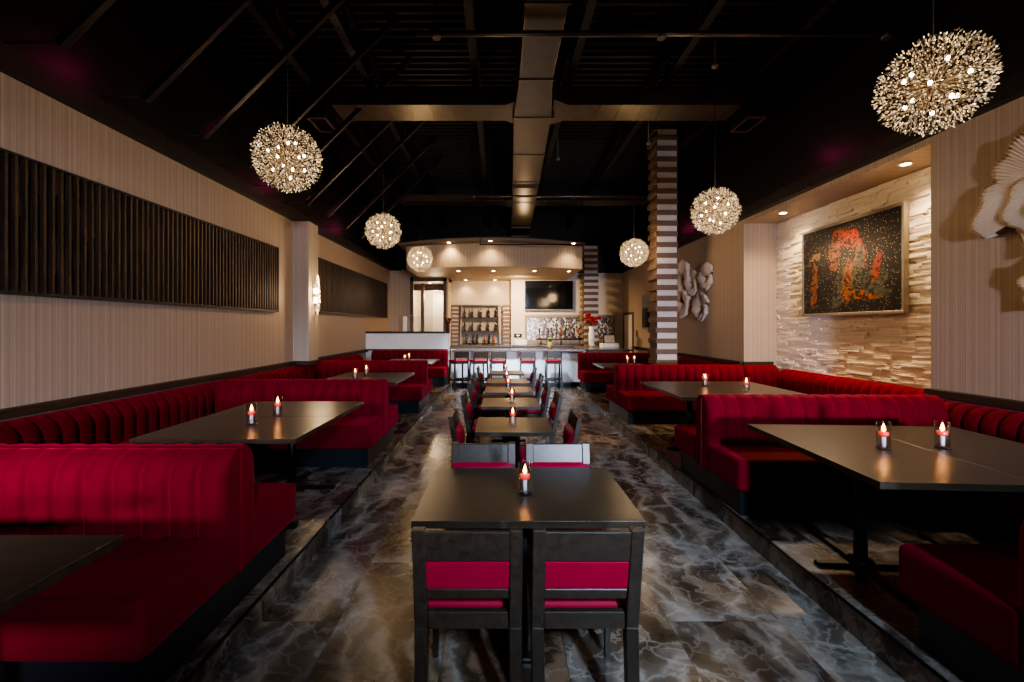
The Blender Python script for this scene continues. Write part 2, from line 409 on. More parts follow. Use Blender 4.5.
# ------------------------------------------------------------------ ducts, pipes, vents
d = thing('air_duct', 'long galvanised air duct with two cross branches under the black ceiling', 'duct', (0, 0, 4.75))
m = MB()
def duct_seg(m, y0, y1, xa0, xb0, xa1, xb1, z0=0, z1=.38):
    m.hexa([(xa0, y0, z0), (xb0, y0, z0), (xb1, y1, z0), (xa1, y1, z0), (xa0, y0, z1), (xb0, y0, z1), (xb1, y1, z1), (xa1, y1, z1)])
duct_seg(m, -2, 5.5, .24, .66, .24, .66); duct_seg(m, 5.5, 6.5, .24, .66, .20, .76); duct_seg(m, 6.5, 11, .20, .76, .30, .90); duct_seg(m, 11, 15.4, .30, .90, .36, .98)
m.build('trunk', 'galvanised', d, .01)
for y in [1.2, 2.7, 4.2, 5.5, 6.5, 7.9, 9.4, 10.9, 12.3, 13.7, 15.0]:
    xa = .24 if y < 6 else .2 + (y - 6.5) * .022; box('flange', (xa - .012, y - .02, -.012), (xa + (.44 if y < 6 else .60), y + .02, .39), 'galvanised', d)
for k, (y, h, x0, x1) in enumerate(((6.565, .24, -2.42, 3.48), (11.12, .16, -2.5, 3.7))):
    zb = .10 if k == 0 else .03; w = .245 if k == 0 else .225
    for sd, (a, b, c0, c1) in enumerate(((x0, .08, .08, .3), (.98, x1, .76, .98))):
        m = MB(); m.box((a, y - w, zb), (b, y + w, zb + h))
        for q in range(8):
            x = a + (b - a) * (q + .5) / 8; m.box((x - .01, y - w - .006, zb - .006), (x + .01, y + w + .006, zb + h + .006))
        m.build('branch', 'galvanised', d)
        f0, f1 = (w, w + .16) if sd == 0 else (w + .16, w)
        MB().hexa([(c0, y - f0, zb), (c1, y - f1, zb), (c1, y + f1, zb), (c0, y + f0, zb), (c0, y - f0, zb + h), (c1, y - f1, zb + h), (c1, y + f1, zb + h), (c0, y + f0, zb + h)]).build('takeoff', 'galvanised', d)
for y in (2.0, 8.5, 13):
    box('hanger', (.25, y, .38), (.28, y + .02, .86), 'black_metal', d); box('hanger', (.62, y, .38), (.65, y + .02, .86), 'black_metal', d)
def pipe(y, z, x0, x1, r, label, mat='pipe_metal'):
    p = thing('sprinkler_pipe', label, 'pipe', (0, y, z))
    MB().tube((x0, 0, 0), (x1, 0, 0), r, n=10).build('pipe_run', mat, p)
    x = x0 + .2
    while x < x1:
        MB().tube((x, 0, -.05), (x, 0, .05), r * 1.5, n=8).build('coupling', mat, p)
        MB().tube((x, 0, .0), (x, 0, ZC - z), .006, n=6).build('hanger_rod', 'black_metal', p); x += 2.3
pipe(4.5, 4.66, -.85, 4.28, .03, 'dark sprinkler pipe crossing the ceiling nearest the camera')
pipe(10.1, 4.66, -.8, 4.28, .026, 'thin dark sprinkler pipe crossing the ceiling near the bar')
for k, (x, lab) in enumerate(((-2.72, 'square ceiling vent near the left wall'), (3.80, 'square ceiling vent near the right wall'))):
    v = thing('ceiling_vent', lab, 'vent', (x, 6.75, 4.75))
    m = MB(); m.box((-.14, -.25, 0), (.14, -.22, .03)); m.box((-.14, .22, 0), (.14, .25, .03)); m.box((-.14, -.22, 0), (-.11, .22, .03)); m.box((.11, -.22, 0), (.14, .22, .03))
    m.build('frame', 'switch_brown', v); box('duct_neck', (-.12, -.22, .03), (.12, .22, .84), 'black_paint', v)
    m = MB()
    for q in range(6): m.box((-.105, -.19 + q * .07, .008), (.105, -.17 + q * .07, .022))
    m.build('louvre', 'black_metal', v)
for k, (x, y, lab) in enumerate(((1.15, 8.75, 'small round smoke detector right of the main duct'), (2.7, 8.0, 'small round smoke detector beside the stacked pillar'), (2.75, 5.63, 'small ceiling sprinkler head above the right tables'))):
    o = MB().lathe([(.001, -.025), (.03, -.022), (.042, -.006), (.042, .02)], n=14)
    o.tube((0, 0, .02), (0, 0, .6), .01, n=6)
    tag(o.build('smoke_detector', 'grey_frame', None, loc=(x, y, 5.0)), lab, 'detector')

# ------------------------------------------------------------------ chandeliers
def make_chandelier(label, loc):
    c = thing('globe_chandelier', label, 'chandelier', loc, 0, 'crystal globe chandeliers')
    RR = .275
    MB().tube((0, 0, .03), (0, 0, ZC - loc[2]), .004, n=6).build('cord', 'cable', c)
    MB().ball((0, 0, 0), .035, 12, 8).build('hub', 'brass', c)
    sp = MB(); cr = MB(); N = 190
    for k in range(N):
        zz = 1 - 2 * (k + .5) / N; ph = k * 2.399963; r = sqrt(1 - zz * zz)
        dr = Vector((r * cos(ph), r * sin(ph), zz))
        sp.tube(dr * .03, dr * RR * .72, .0018, n=4, cap=False)
        a = dr.orthogonal().normalized(); b = dr.cross(a)
        for q in range(15):
            t = R.uniform(0, 2 * pi); spread = R.uniform(.1, .62)
            e = (dr + (a * cos(t) + b * sin(t)) * spread).normalized()
            st = dr * RR * .66; L = (R.uniform(.2, .38) if q % 4 else R.uniform(-.15, .2)) * RR
            en = st + e * L
            if q % 3 == 0: sp.tube(st, en, .0009, n=3, cap=False)
            # crystal: small octahedron
            w = R.uniform(.0035, .0062); h = w * R.uniform(1.2, 2.0)
            x1 = e.orthogonal().normalized(); y1 = e.cross(x1)
            p = [cr.P(en + x1 * w), cr.P(en + y1 * w), cr.P(en - x1 * w), cr.P(en - y1 * w), cr.P(en + e * h), cr.P(en - e * h)]
            for i in range(4): cr.F((p[i], p[(i + 1) % 4], p[4])); cr.F((p[(i + 1) % 4], p[i], p[5]))
    sp.build('spoke', 'dull_brass', c)['kind'] = 'stuff'
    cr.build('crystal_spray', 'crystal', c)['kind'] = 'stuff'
    for k in range(12):
        zz = 1 - 2 * (k + .5) / 12; ph = k * 2.399963 + .4; r = sqrt(1 - zz * zz)
        MB().ball((.155 * r * cos(ph), .155 * r * sin(ph), .155 * zz), .011, 8, 6, 1.3).build('bulb', 'bulb', c)
    return c
CH = [(-1.82, 3.77, 3.10, 'largest crystal globe chandelier on the left, nearest the camera'), (-1.83, 6.9, 3.165, 'middle crystal globe chandelier of the three on the left'),
      (-1.69, 9.32, 3.10, 'smallest crystal globe chandelier on the left, by the hall doorway'), (2.6, 8.54, 3.10, 'small crystal globe chandelier left of the stacked pillar'),
      (2.6, 5.32, 3.06, 'middle crystal globe chandelier of the three on the right'), (2.6, 2.64, 3.11, 'large crystal globe chandelier at upper right, nearest the camera')]
proto = None
for k, (x, y, z, lab) in enumerate(CH):
    if proto is None: proto = make_chandelier(lab, (x, y, z))
    else: dup(proto, (x, y, z), k * 1.1, lab)

def lamp(typ, name, loc, energy, colr, size=.05, rot=None, **kw):
    l = bpy.data.lights.new(name, typ); l.energy = energy; l.color = colr
    if typ in ('POINT', 'SPOT'): l.shadow_soft_size = size
    for k, v in kw.items(): setattr(l, k, v)
    o = bpy.data.objects.new(name, l); col.objects.link(o); o.location = loc
    if rot: o.rotation_euler = rot
    return o
WARM = (1, .68, .38)
for (x, y, z, _), e in zip(CH, (11, 24, 28, 28, 22, 9)): lamp('POINT', 'chandelier_light', (x, y, z), e * 1.12, WARM, .2)

# ------------------------------------------------------------------ booths
def channel_back(L, z0, z1, th, pitch=.14, bulge=.054, zc=None):
    """upholstered back: x 0..L, front face at y=0 looking to -y, back at y=th"""
    m = MB(); n = max(1, round(L / pitch)); S = 10
    prof = [(0, z0, 1, (-1, 0))]
    ea, eb = th * .82, min(.15, (z1 - z0) * .3); zt = z1 - eb
    for k in range(1, 5): prof.append((0, z0 + (zt - z0) * k / 4, 1, (-1, 0)))
    for k in range(1, 9):
        a = pi / 2 * k / 8
        prof.append((ea - ea * cos(a), zt + eb * sin(a), cos(a) ** .7 if k < 8 else 0, (-cos(a), sin(a) * .6)))
    prof.append((th - .008, z1 - .002, 0, (0, 0))); prof.append((th, z1 - .012, 0, (0, 0)))
    prof.append((th, z0, 0, (0, 0)))
    rows = []
    for i in range(n * S + 1):
        t = (i % S) / S; x = L * i / (n * S)
        b = bulge * (max(0, 1 - (2 * t - 1) ** 2) ** .5)
        rows.append([m.P((x, y + nx * b * w, z + nz * b * w * .8)) for (y, z, w, (nx, nz)) in prof])
    for a, b in zip(rows, rows[1:]):
        for k in range(len(prof) - 1): m.F((a[k], b[k], b[k + 1], a[k + 1]), True)
    m.F([rows[0][k] for k in range(len(prof))]); m.F([rows[-1][k] for k in range(len(prof))][::-1])
    for a, b in zip(rows, rows[1:]): m.F((a[0], a[-1], b[-1], b[0]))
    return m
def put(mb, mat4):
    mb.v = [mat4 @ v for v in mb.v]; return mb
SEAT, BASE, TOP = .46, .21, .87
def seat_mesh(x0, x1, y0, y1):
    m = MB(); m.box((x0, y0, BASE), (x1, y1, SEAT)); return m
def double_bench(name, label, loc, rz, L):
    t = thing(name, label, 'booth bench', loc, rz, 'back to back red booth benches')
    box('base', (.05, -.58, 0), (L, .58, BASE), 'toe_kick', t)
    for s in (-1, 1):
        seat_mesh(0, L, .12 * s, .65 * s).build('seat', 'red_velvet', t, .035, 4)
        b = channel_back(L, BASE + .01, TOP, .115)
        if s > 0: put(b, Matrix.Translation((L, .115, 0)) @ Matrix.Rotation(pi, 4, 'Z'))
        else: put(b, Matrix.Translation((0, -.115, 0)))
        b.build('backrest', 'red_velvet', t)
    box('welt', (-.004, -.006, BASE), (.02, .006, TOP - .02), 'red_piping', t)
    return t
double_bench('booth_bench', 'red velvet back to back booth bench in the left foreground', (CL - .03, 2.33, PH), pi, 1.98)
double_bench('booth_bench', 'red velvet back to back booth bench second from camera on the left', (CL - .03, 5.3, PH), pi, 1.98)
double_bench('booth_bench', 'red velvet back to back booth bench third from camera on the left', (CL - .03, 8.3, PH), pi, 1.98)
double_bench('booth_bench', 'red velvet booth bench cut by the lower right corner', (CR + .03, 1.5, PH), 0, 2.10)
double_bench('booth_bench', 'crimson velvet back to back booth bench behind the nearest right table', (CR - .03, 4.09, PH), 0, 2.16)
double_bench('booth_bench', 'red velvet back to back booth bench in front of the stacked pillar', (CR + .03, 7.38, PH), 0, 2.10)
def single_bench(label, loc, rz, L, outer=True):
    t = thing('booth_bench', label, 'booth bench', loc, rz)
    box('base', (.05, -.60, 0), (L, .18, BASE), 'toe_kick', t)
    seat_mesh(0, L, -.65, 0).build('seat', 'red_velvet', t, .035, 4)
    put(channel_back(L, BASE + .01, TOP, .18), Matrix.Translation((0, .005, 0))).build('backrest', 'red_velvet', t)
    return t
single_bench('red velvet bench against the white knee wall at the end of the left booths', (-3.44, 11.76, PH), 0, 2.03)
single_bench('red velvet bench at the far end of the right booths facing the camera', (CR + .03, 10.75, PH), 0, 2.08)
def wall_bench(label, side, xw, y0, y1, s0, s1, depth=.55):
    """bench along a wall; back from y0..y1, seat from s0..s1"""
    t = thing('wall_bench', label, 'booth bench', (xw, y0, PH), 0, 'long red benches along the walls')
    L = y1 - y0; th = .17
    b = channel_back(L, BASE + .01, .815, th)
    if side < 0: mt = Matrix.Translation((th, 0, 0)) @ Matrix.Rotation(pi / 2, 4, 'Z')
    else: mt = Matrix.Translation((-th, L, 0)) @ Matrix.Rotation(-pi / 2, 4, 'Z')
    put(b, mt).build('backrest', 'red_velvet', t)
    sx = -side
    a, c = sx * (th + .005), sx * (th + depth)
    MB().box((a, s0 - y0, BASE), (c, s1 - y0, SEAT)).build('seat', 'red_velvet', t, .035, 4)
    box('base', (sx * .02, s0 - y0, 0), (sx * (th + depth - .06), s1 - y0, BASE), 'toe_kick', t)
    return t
wall_bench('long red wall bench left of the dark foreground table', -1, XL + .005, -1.5, 2.32, -1.5, 1.66)
wall_bench('long red wall bench under the large slatted panel', -1, XL + .005, 2.33, 5.29, 3.0, 4.63)
wall_bench('long red wall bench under the end of the large slatted panel by the pilaster', -1, XL + .005, 5.3, 8.17, 5.97, 7.62)
wall_bench('red wall bench under the smaller far slatted panel', -1, XL + .005, 8.43, 11.1, 8.97, 11.08)
wall_bench('red wall bench on the right beside the nearest right table', 1, XR - .005, 1.5, 4.25, 2.17, 3.42)
wb = wall_bench('long red wall bench under the stone niche and artwork', 1, XN - .065, 4.34, 7.26, 4.76, 6.7, .54)
put(channel_back(.555, BASE + .01, TOP, .115, .139), Matrix.Translation((-.725, 2.925, 0))).build('corner_backrest', 'red_velvet', wb)
wall_bench('red wall bench under the coral wall sculptures', 1, XR - .005, 8.1, 10.05, 8.1, 10.05, .42)

# ------------------------------------------------------------------ tables
def make_table(label, loc, w, dp, cat='table', group=None, rz=0, bar_base=False):
    t = thing('pedestal_table', label, cat, loc, rz, group)
    box('tabletop', (-w / 2, -dp / 2, .715), (w / 2, dp / 2, .75), 'table_wood', t, .0015)
    m = MB(); m.tube((0, 0, .02), (0, 0, .715), .036, n=14); m.lathe([(.1, .695), (.1, .714)], n=12); m.build('post', 'black_metal', t)
    m = MB(); bw, bd = w * .36, dp * .36
    m.box((-bw, -.025, 0), (bw, .025, .028)); m.box((-.025, -bd, 0), (.025, bd, .028)); m.lathe([(.08, .0), (.07, .05), (.04, .07)], n=14)
    m.build('foot', 'black_metal', t, .006, 1)
    return t
TZ = PH
T1 = make_table('dark wood dining table nearest the camera in the centre aisle', (.132, 2.425, .01), 1.09, .77, group='centre aisle tables')
cy = [4.07, 5.28, 6.34, 7.38, 8.75]
for k, y in enumerate(cy): make_table('dark wood two seat table in the centre aisle, %s from the camera' % ORD[k + 1], (.125, y, .01), .68, .62, group='centre aisle tables')
bt = [('left', -1.94, 1.22, 1.14, .76, 'front half of the dark booth table pair at the left edge'),
      ('left', -1.94, 3.34, 1.12, .755, 'near half of the dark booth table pair with two candles, left side'), ('left', -1.94, 4.10, 1.12, .755, 'far half of the dark booth table pair with two candles, left side'),
      ('left', -1.98, 6.32, 1.12, .68, 'near half of the dark booth table pair behind the second left bench'), ('left', -1.98, 7.005, 1.12, .68, 'far half of the dark booth table pair behind the second left bench'),
      ('left', -1.98, 9.38, 1.12, .68, 'near half of the last dark booth table pair on the left'), ('left', -1.98, 10.065, 1.12, .68, 'far half of the last dark booth table pair on the left'),
      ('right_turned', 2.263, 2.762, .749, 1.29, 'dark booth table nearest the camera on the right, aisle side of the pair'), ('right_turned', 3.011, 2.717, .749, 1.29, 'dark booth table nearest the camera on the right, wall side of the pair'),
      ('right', 2.33, 5.42, .749, 1.40, 'dark booth table under the artwork, aisle side of the pair'), ('right', 3.08, 5.42, .749, 1.40, 'dark booth table under the artwork, wall side of the pair'),
      ('right', 2.44, 8.78, .98, .98, 'small dark booth table at the far right beside the stacked pillar')]
for s, x, y, w, dp, lab in bt: make_table(lab, (x, y, PH), w, dp, group='booth tables', rz=radians(-3.5) if s == 'right_turned' else 0)

# ------------------------------------------------------------------ candles
def make_candle(label, loc):
    c = thing('candle_holder', label, 'candle holder', loc, 0, 'glass candle holders on the tables')
    r, h = .037, .165
    MB().lathe([(r, .004), (r, h), (r - .0035, h), (r - .0035, .016), (.001, .016)], n=24).build('glass_cylinder', 'clear_glass', c)
    MB().lathe([(r + .004, 0), (r + .004, .006), (r, .012), (.001, .013)], n=24).build('glass_foot', 'clear_glass', c)
    MB().tube((0, 0, .014), (0, 0, .075), .012, n=10).build('glass_stem', 'stem_highlight', c)
    w = MB().lathe([(.008, .075), (.025, .082), (.027, .105), (.001, .103)], n=16).build('candle', 'candle_wax', c)
    MB().lathe([(.001, .104), (.009, .112), (.0115, .122), (.007, .140), (.001, .158)], n=10).build('flame', 'flame', w)
    return c
TC = .76; TB = PH + .75
cand = [(.135, 2.38, TC, 'glass candle holder with red candle on the table nearest the camera')]
for k, (x, y) in enumerate(((.118, 4.06), (.145, 5.3), (.12, 6.4), (.113, 7.4), (.118, 8.8))):
    cand.append((x, y, TC, 'lit glass candle holder on the %s table of the centre aisle' % ORD[k + 1]))
cand += [(-1.92, 3.40, TB, 'left one of two lit candle holders on the left booth table by the foreground bench'), (-1.90, 3.76, TB, 'right one of two lit candle holders on the left booth table by the foreground bench'),
         (-2.09, 6.35, TB, 'left one of two lit candles on the middle left booth table'), (-2.09, 6.88, TB, 'right one of two lit candles on the middle left booth table'),
         (-2.05, 9.46, TB, 'left one of two lit candles on the far left booth table'), (-2.08, 10.05, TB, 'right one of two lit candles on the far left booth table'),
         (2.38, 2.73, TB, 'left one of two lit candle holders on the nearest right booth table'), (2.765, 2.75, TB, 'right one of two lit candle holders on the nearest right booth table'),
         (2.62, 5.62, TB, 'left one of two lit candles on the booth table under the artwork'), (2.90, 5.18, TB, 'right one of two lit candles on the booth table under the artwork'),
         (2.62, 9.05, TB, 'left one of two lit candles on the far right booth table'), (2.78, 9.1, TB, 'right one of two lit candles on the far right booth table')]
proto = None
for x, y, z, lab in cand:
    if proto is None: proto = make_candle(lab, (x, y, z))
    else: dup(proto, (x, y, z), 0, lab)
    lamp('POINT', 'candle_light', (x, y, z + .128), .8, (1, .42, .13), .012)

# ------------------------------------------------------------------ chairs
def make_chair(label, loc, rz):
    t = thing('dining_chair', label, 'chair', loc, rz, 'centre aisle dining chairs')
    W = .2175
    for s in (-1, 1):
        x0, x1 = s * W, s * (W - .052)
        MB().hexa([(min(x0, x1), -.235, 0), (max(x0, x1), -.235, 0), (max(x0, x1), -.20, 0), (min(x0, x1), -.20, 0),
                   (min(x0, x1), -.225, .45), (max(x0, x1), -.225, .45), (max(x0, x1), -.165, .45), (min(x0, x1), -.165, .45)]).box((0, 0, 0), (0, 0, 0)) if False else None
        m = MB(); a, b = min(x0, x1), max(x0, x1)
        zs = [(0, -.25, -.215), (.44, -.225, -.17), (.87, -.300, -.26)]
        for (z0, p0, q0), (z1, p1, q1) in zip(zs, zs[1:]):
            m.hexa([(a, p0, z0), (b, p0, z0), (b, q0, z0), (a, q0, z0), (a, p1, z1), (b, p1, z1), (b, q1, z1), (a, q1, z1)])
        m.build('leg', 'espresso_wood', t, .004, 1)
        m = MB(); c0, c1 = s * (W - .005), s * (W - .045); a, b = min(c0, c1), max(c0, c1)
        k0, k1 = s * (W - .01), s * (W - .035); a2, b2 = min(k0, k1), max(k0, k1)
        m.hexa([(a2, .20, 0), (b2, .20, 0), (b2, .225, 0), (a2, .225, 0), (a, .19, .40), (b, .19, .40), (b, .235, .40), (a, .235, .40)]).build('leg', 'espresso_wood', t, .003, 1)
    def rail(name, z0, z1, th, yo, mat, bev=.004, seg=1, x=W - .05):
        y = lambda z: -.197 - (z - .44) * .205
        return MB().hexa([(-x, y(z0) - th / 2 + yo, z0), (x, y(z0) - th / 2 + yo, z0), (x, y(z0) + th / 2 + yo, z0), (-x, y(z0) + th / 2 + yo, z0),
                          (-x, y(z1) - th / 2 + yo, z1), (x, y(z1) - th / 2 + yo, z1), (x, y(z1) + th / 2 + yo, z1), (-x, y(z1) + th / 2 + yo, z1)]).build(name, mat, t, bev, seg)
    rail('top_rail', .735, .862, .026, 0, 'espresso_wood', x=W - .048)
    rail('lower_rail', .565, .61, .024, 0, 'espresso_wood')
    rail('back_cushion', .612, .733, .018, -.004, 'red_vinyl', .004, 2)
    m = MB(); n = 8                                                   # padded front of the back, bulging
    y = lambda z: -.197 - (z - .44) * .205
    rows = []
    for i in range(n + 1):
        x = -(W - .004) + 2 * (W - .004) * i / n; rw = []
        for j in range(n + 1):
            z = .575 + (.748 - .575) * j / n
            bl = .036 * (max(0, (1 - (2 * i / n - 1) ** 4) * (1 - (2 * j / n - 1) ** 4))) ** .5
            rw.append(m.P((x, y(z) + .024 + bl, z)))
        rows.append(rw)
    for a, b in zip(rows, rows[1:]):
        for j in range(n): m.F((a[j], a[j + 1], b[j + 1], b[j]), True)
    m.build('back_pad', 'red_vinyl', t)
    m = MB(); m.box((-W + .052, -.215, .43), (W - .052, -.185, .50)); m.box((-W + .045, .20, .40), (W - .045, .225, .455))
    for s in (-1, 1): m.box((s * (W - .01), -.19, .40), (s * (W - .035), .2, .455))
    m.build('apron', 'espresso_wood', t, .003, 1)
    MB().box((-W + .005, -.165, .455), (W - .005, .24, .51)).build('seat', 'red_vinyl', t, .022, 3)
    return t
ch = make_chair('dark wood dining chair nearest the camera on the left, red strip in its back', (-.128, 2.005, 0), 0)
def chair(x, y, rz, lab): return dup(ch, (x, y, 0), rz, lab)
chair(.345, 2.005, 0, 'dark wood dining chair nearest the camera on the right, bright crimson strip in its back')
chair(-.112, 2.73, pi, 'dark chair facing the camera behind the nearest table, left one with bluish top rail')
chair(.392, 2.73, pi, 'dark chair facing the camera behind the nearest table, right one with bright bluish top rail')
for k, y in enumerate(cy):
    chair(-.16, y + .02, -pi / 2, 'dark chair with red pad on the left side of the %s aisle table' % ORD[k + 1])
    chair(.42, y - .01, pi / 2, 'dark chair with red pad on the right side of the %s aisle table' % ORD[k + 1])

# ------------------------------------------------------------------ slatted wall panels
def slat_panel(label, y0, y1, z0, z1):
    t = thing('slatted_wall_panel', label, 'wall panel', (XL, y0, z0)); L, H = y1 - y0, z1 - z0
    box('backing', (0, 0, 0), (.012, L, H), 'black_paint', t)
    m = MB(); m.box((0.0, 0, -.03), (.075, L, 0)); m.box((0, 0, H), (.075, L, H + .02)); m.box((0, -.02, -.03), (.075, 0, H + .02)); m.box((0, L, -.03), (.075, L + .02, H + .02)); m.build('frame', 'slat_dark', t)
    m = MB(); y = .02
    while y < L - .03:
        m.mat = 0; m.box((.012, y, 0), (.068, y + .022, H))
        z = 0; 
        while z < H - .01:
            h = min(R.uniform(.08, .38), H - z); m.mat = 1 if R.random() < .62 else 0
            m.box((.012, y + .024, z), (.016 + R.choice((.0, .01, .025)), y + .064, z + h)); z += h
        y += .068
    m.build('slat_screen', ['slat_wood', 'slat_dark'], t)
slat_panel('long dark wooden slatted panel on the near left wall', 1.2, 7.12, 1.93, 2.93)
slat_panel('dark wooden slatted panel on the far left wall past the pilaster', 8.7, 14.0, 1.98, 3.02)

# sconce
s = thing('wall_sconce', 'lit crystal wall sconce on the left pilaster', 'sconce', (-3.38, 7.98, 2.23))
box('backplate', (0, -.045, -.18), (.02, .045, .18), 'brass', s, .004)
MB().tube((.045, 0, .04), (.045, 0, .13), .024, n=12).build('bulb', 'sconce_glow', s); MB().tube((.045, 0, -.13), (.045, 0, -.04), .024, n=12).build('bulb', 'sconce_glow', s)
MB().lathe([(.05, -.34), (.05, .36), (.046, .36), (.046, -.34)], (.07, 0, 0), 18).build('glass_tube', 'clear_glass', s)
lamp('POINT', 'sconce_light', (-3.22, 7.98, 2.34), 5, WARM, .04); lamp('POINT', 'sconce_light', (-3.22, 7.98, 2.12), 5, WARM, .04)

# ------------------------------------------------------------------ stacked pillars
def pillar(label, x0, x1, y0, y1, z0, z1, per=.213, fr=.52, ov=.035):
    m = MB(); z = z0
    while z < z1 - .02:
        m.mat = 1; m.box((x0, y0, z), (x1, y0 + .02, min(z1, z + per * fr))); m.mat = 0; m.box((x0, y0 + .02, z), (x1, y1, min(z1, z + per * fr)))
        if z + per * fr < z1:
            m.mat = 0; o = ov * R.uniform(.6, 1.3); m.box((x0 - o * 1.05, y0 - o * .3, z + per * fr), (x1 + o * .5, y1 + o, min(z1, z + per)))
        z += per
    o = m.build('stacked_stone_pillar', ['stone_brown', 'stone_white'], None, .004, 1); return tag(o, label, 'pillar')
pillar('tall square pillar of alternating white and brown stone courses behind the right booths', 3.13, 3.52, 8.75, 9.2, PH, ZC)
pillar('stacked white and brown pillar beside the bar television', 2.74, 3.17, 14.3, 14.72, 0, 4.3, .2, .5, .06)

# ------------------------------------------------------------------ framed artwork in the niche
a = thing('framed_artwork', 'black speckled mosaic artwork with orange and red patches in the stone niche', 'artwork', (XN - .10, 6.0, 2.475), -pi / 2)
MB().box((-.84, -.005, -.62), (.84, .015, .62)).build('canvas', 'artwork', a)
m = MB()
for b_ in (((-.87, -.02, -.655), (.87, .04, -.615)), ((-.87, -.02, .615), (.87, .04, .655)), ((-.87, -.02, -.615), (-.835, .04, .615)), ((.835, -.02, -.615), (.87, .04, .615))): m.box(*b_)
m.build('frame', 'silver_frame', a, .004, 1)
def downlight(label, x, y, z, e, ang=95, group=None, lit=True, blend=.8, rot=None):
    d = thing('recessed_downlight', label, 'downlight', (x, y, z), 0, group)
    MB().lathe([(.045, 0), (.065, -.006), (.07, 0)], n=20).build('trim_ring', 'white_gloss', d)
    MB().lathe([(.001, -.004), (.045, -.004)], n=16).build('lens', 'downlight', d)
    if lit: lamp('SPOT', 'downlight_lamp', (x, y, z - .02), e, (1, .70, .40), .04, rot, spot_size=radians(ang), spot_blend=blend)
downlight('recessed downlight over the stone niche nearer the camera', 4.48, 4.86, 3.46, 48, 120)
downlight('recessed downlight over the stone niche further from the camera', 4.47, 6.95, 3.46, 48, 120)
lamp('SPOT', 'niche_wash', (4.35, 5.9, 3.44), 150, (1, .68, .38), .06, (0, radians(18), 0), spot_size=radians(140), spot_blend=.9)

# ------------------------------------------------------------------ coral wall sculptures
def fan(m, c, dirv, rad, a0, a1, ribs, tilt, thick=.02):
    """ribbed fan petal on the right wall: plane Y/Z at wall, bulging towards -X"""
    nA, nR = ribs * 8, 12
    seed = R.uniform(0, 6)
    front = []
    for i in range(nA + 1):
        a = a0 + (a1 - a0) * i / nA
        edge = rad * (1 + .07 * sin(a * 5 + seed) + .05 * sin(a * 11 + seed * 2) + .05 * abs(sin(a * 7 + seed)))
        rw = []
        for j in range(nR + 1):
            q = j / nR; r = edge * (.06 + .94 * q)
            rib = .009 * rad * 2 * q ** .6 * sin(i * pi / 2 + .7)
            out = tilt * sin(q * 1.9) * rad + rib + .06 * rad * q * sin(a * 3 + seed)
            rw.append(m.P((c[0] - .03 - out, c[1] + r * cos(a), c[2] + r * sin(a))))
        front.append(rw)
    for A, B in zip(front, front[1:]):
        for j in range(nR): m.F((A[j], A[j + 1], B[j + 1], B[j]), True)
    # rim and back
    back = [m.P((c[0] - .004, (c[1] + (m.v[rw[-1]].y - c[1]) * .85), (c[2] + (m.v[rw[-1]].z - c[2]) * .85))) for rw in front]
    for i in range(nA): m.F((front[i][-1], back[i], back[i + 1], front[i + 1][-1]), True)
def coral(label, cy_, cz_, petals):
    t = thing('coral_wall_sculpture', label, 'wall sculpture', (XR, cy_, cz_), 0, 'coral wall sculptures')
    for (dy, dz, rad, a0, a1, ribs, tilt) in petals:
        m = MB(); fan(m, (0, dy, dz), None, rad, a0, a1, ribs, tilt); m.build('fan_petal', 'coral_plaster', t)
coral('large ribbed coral wall sculpture at the upper right edge', 3.22, 2.70, [(0, .02, .52, .10, 2.9, 26, .08), (.05, -.05, .55, -.45, .75, 18, .07), (.0, -.14, .38, -1.5, .25, 20, .07), (-.06, -.04, .44, -.7, .9, 18, .11), (-.16, -.10, .36, -1.3, 1.4, 22, .17)])
coral('small ribbed coral piece cut by the right edge below the large one', 3.26, 1.93, [(0, 0, .26, -.6, 2.6, 20, .2)])
B5 = lambda s: [(0, 0, s, .3, 2.9, 14, .15), (0, -.03, s * .9, -.9, .6, 12, .25), (.0, -.05, s * .8, 2.7, 4.6, 12, .2), (.02, -.06, s * .6, 3.6, 6.0, 12, .35)]
coral('tall coral wall sculpture directly right of the stacked pillar', 10.05, 2.55, [(0, .25, .36, -.3, 3.6, 16, .25), (0, -.35, .34, 2.2, 6.6, 18, .3), (0, 0, .4, -1.2, 1.4, 16, .2)])
coral('slim coral wall sculpture second from the stacked pillar', 9.62, 2.62, B5(.30))
coral('small upper coral wall sculpture right of the others', 8.95, 2.68, B5(.28))
coral('low coral wall sculpture beneath the other three', 9.18, 2.08, B5(.31))

# ------------------------------------------------------------------ knee wall, hall doorway
KY = 12.0
m = MB(); m.box((XL, KY, 0), (-1.42, KY + .14, 1.49)); struct(m.build('wall_knee', 'stone_white'))
def wains(name, x0, x1, y, z0, z1, mat='white_gloss', pitch=.075):
    m = MB(); x = x0; m.box((x0, y - .008, z0), (x1, y, z1))
    while x < x1 - .001:
        e = min(x + pitch - .006, x1); m.box((x, y - .02, z0), (e, y - .008, z1)); x += pitch
    return m.build(name, mat, None)
struct(wains('trim_11', XL + .005, -1.42, KY, 1.06, 1.47))
struct(box('trim_12', (XL, KY - .04, 1.49), (-1.38, KY + .18, 1.54), 'trim_wood', bevel=.006))
struct(box('trim_13', (-1.42, KY - .012, 0), (-1.38, KY + .14, 1.49), 'stone_white'))
struct(box('trim_14', (XL + .005, KY - .03, 1.02), (-1.42, KY, 1.06), 'trim_wood'))
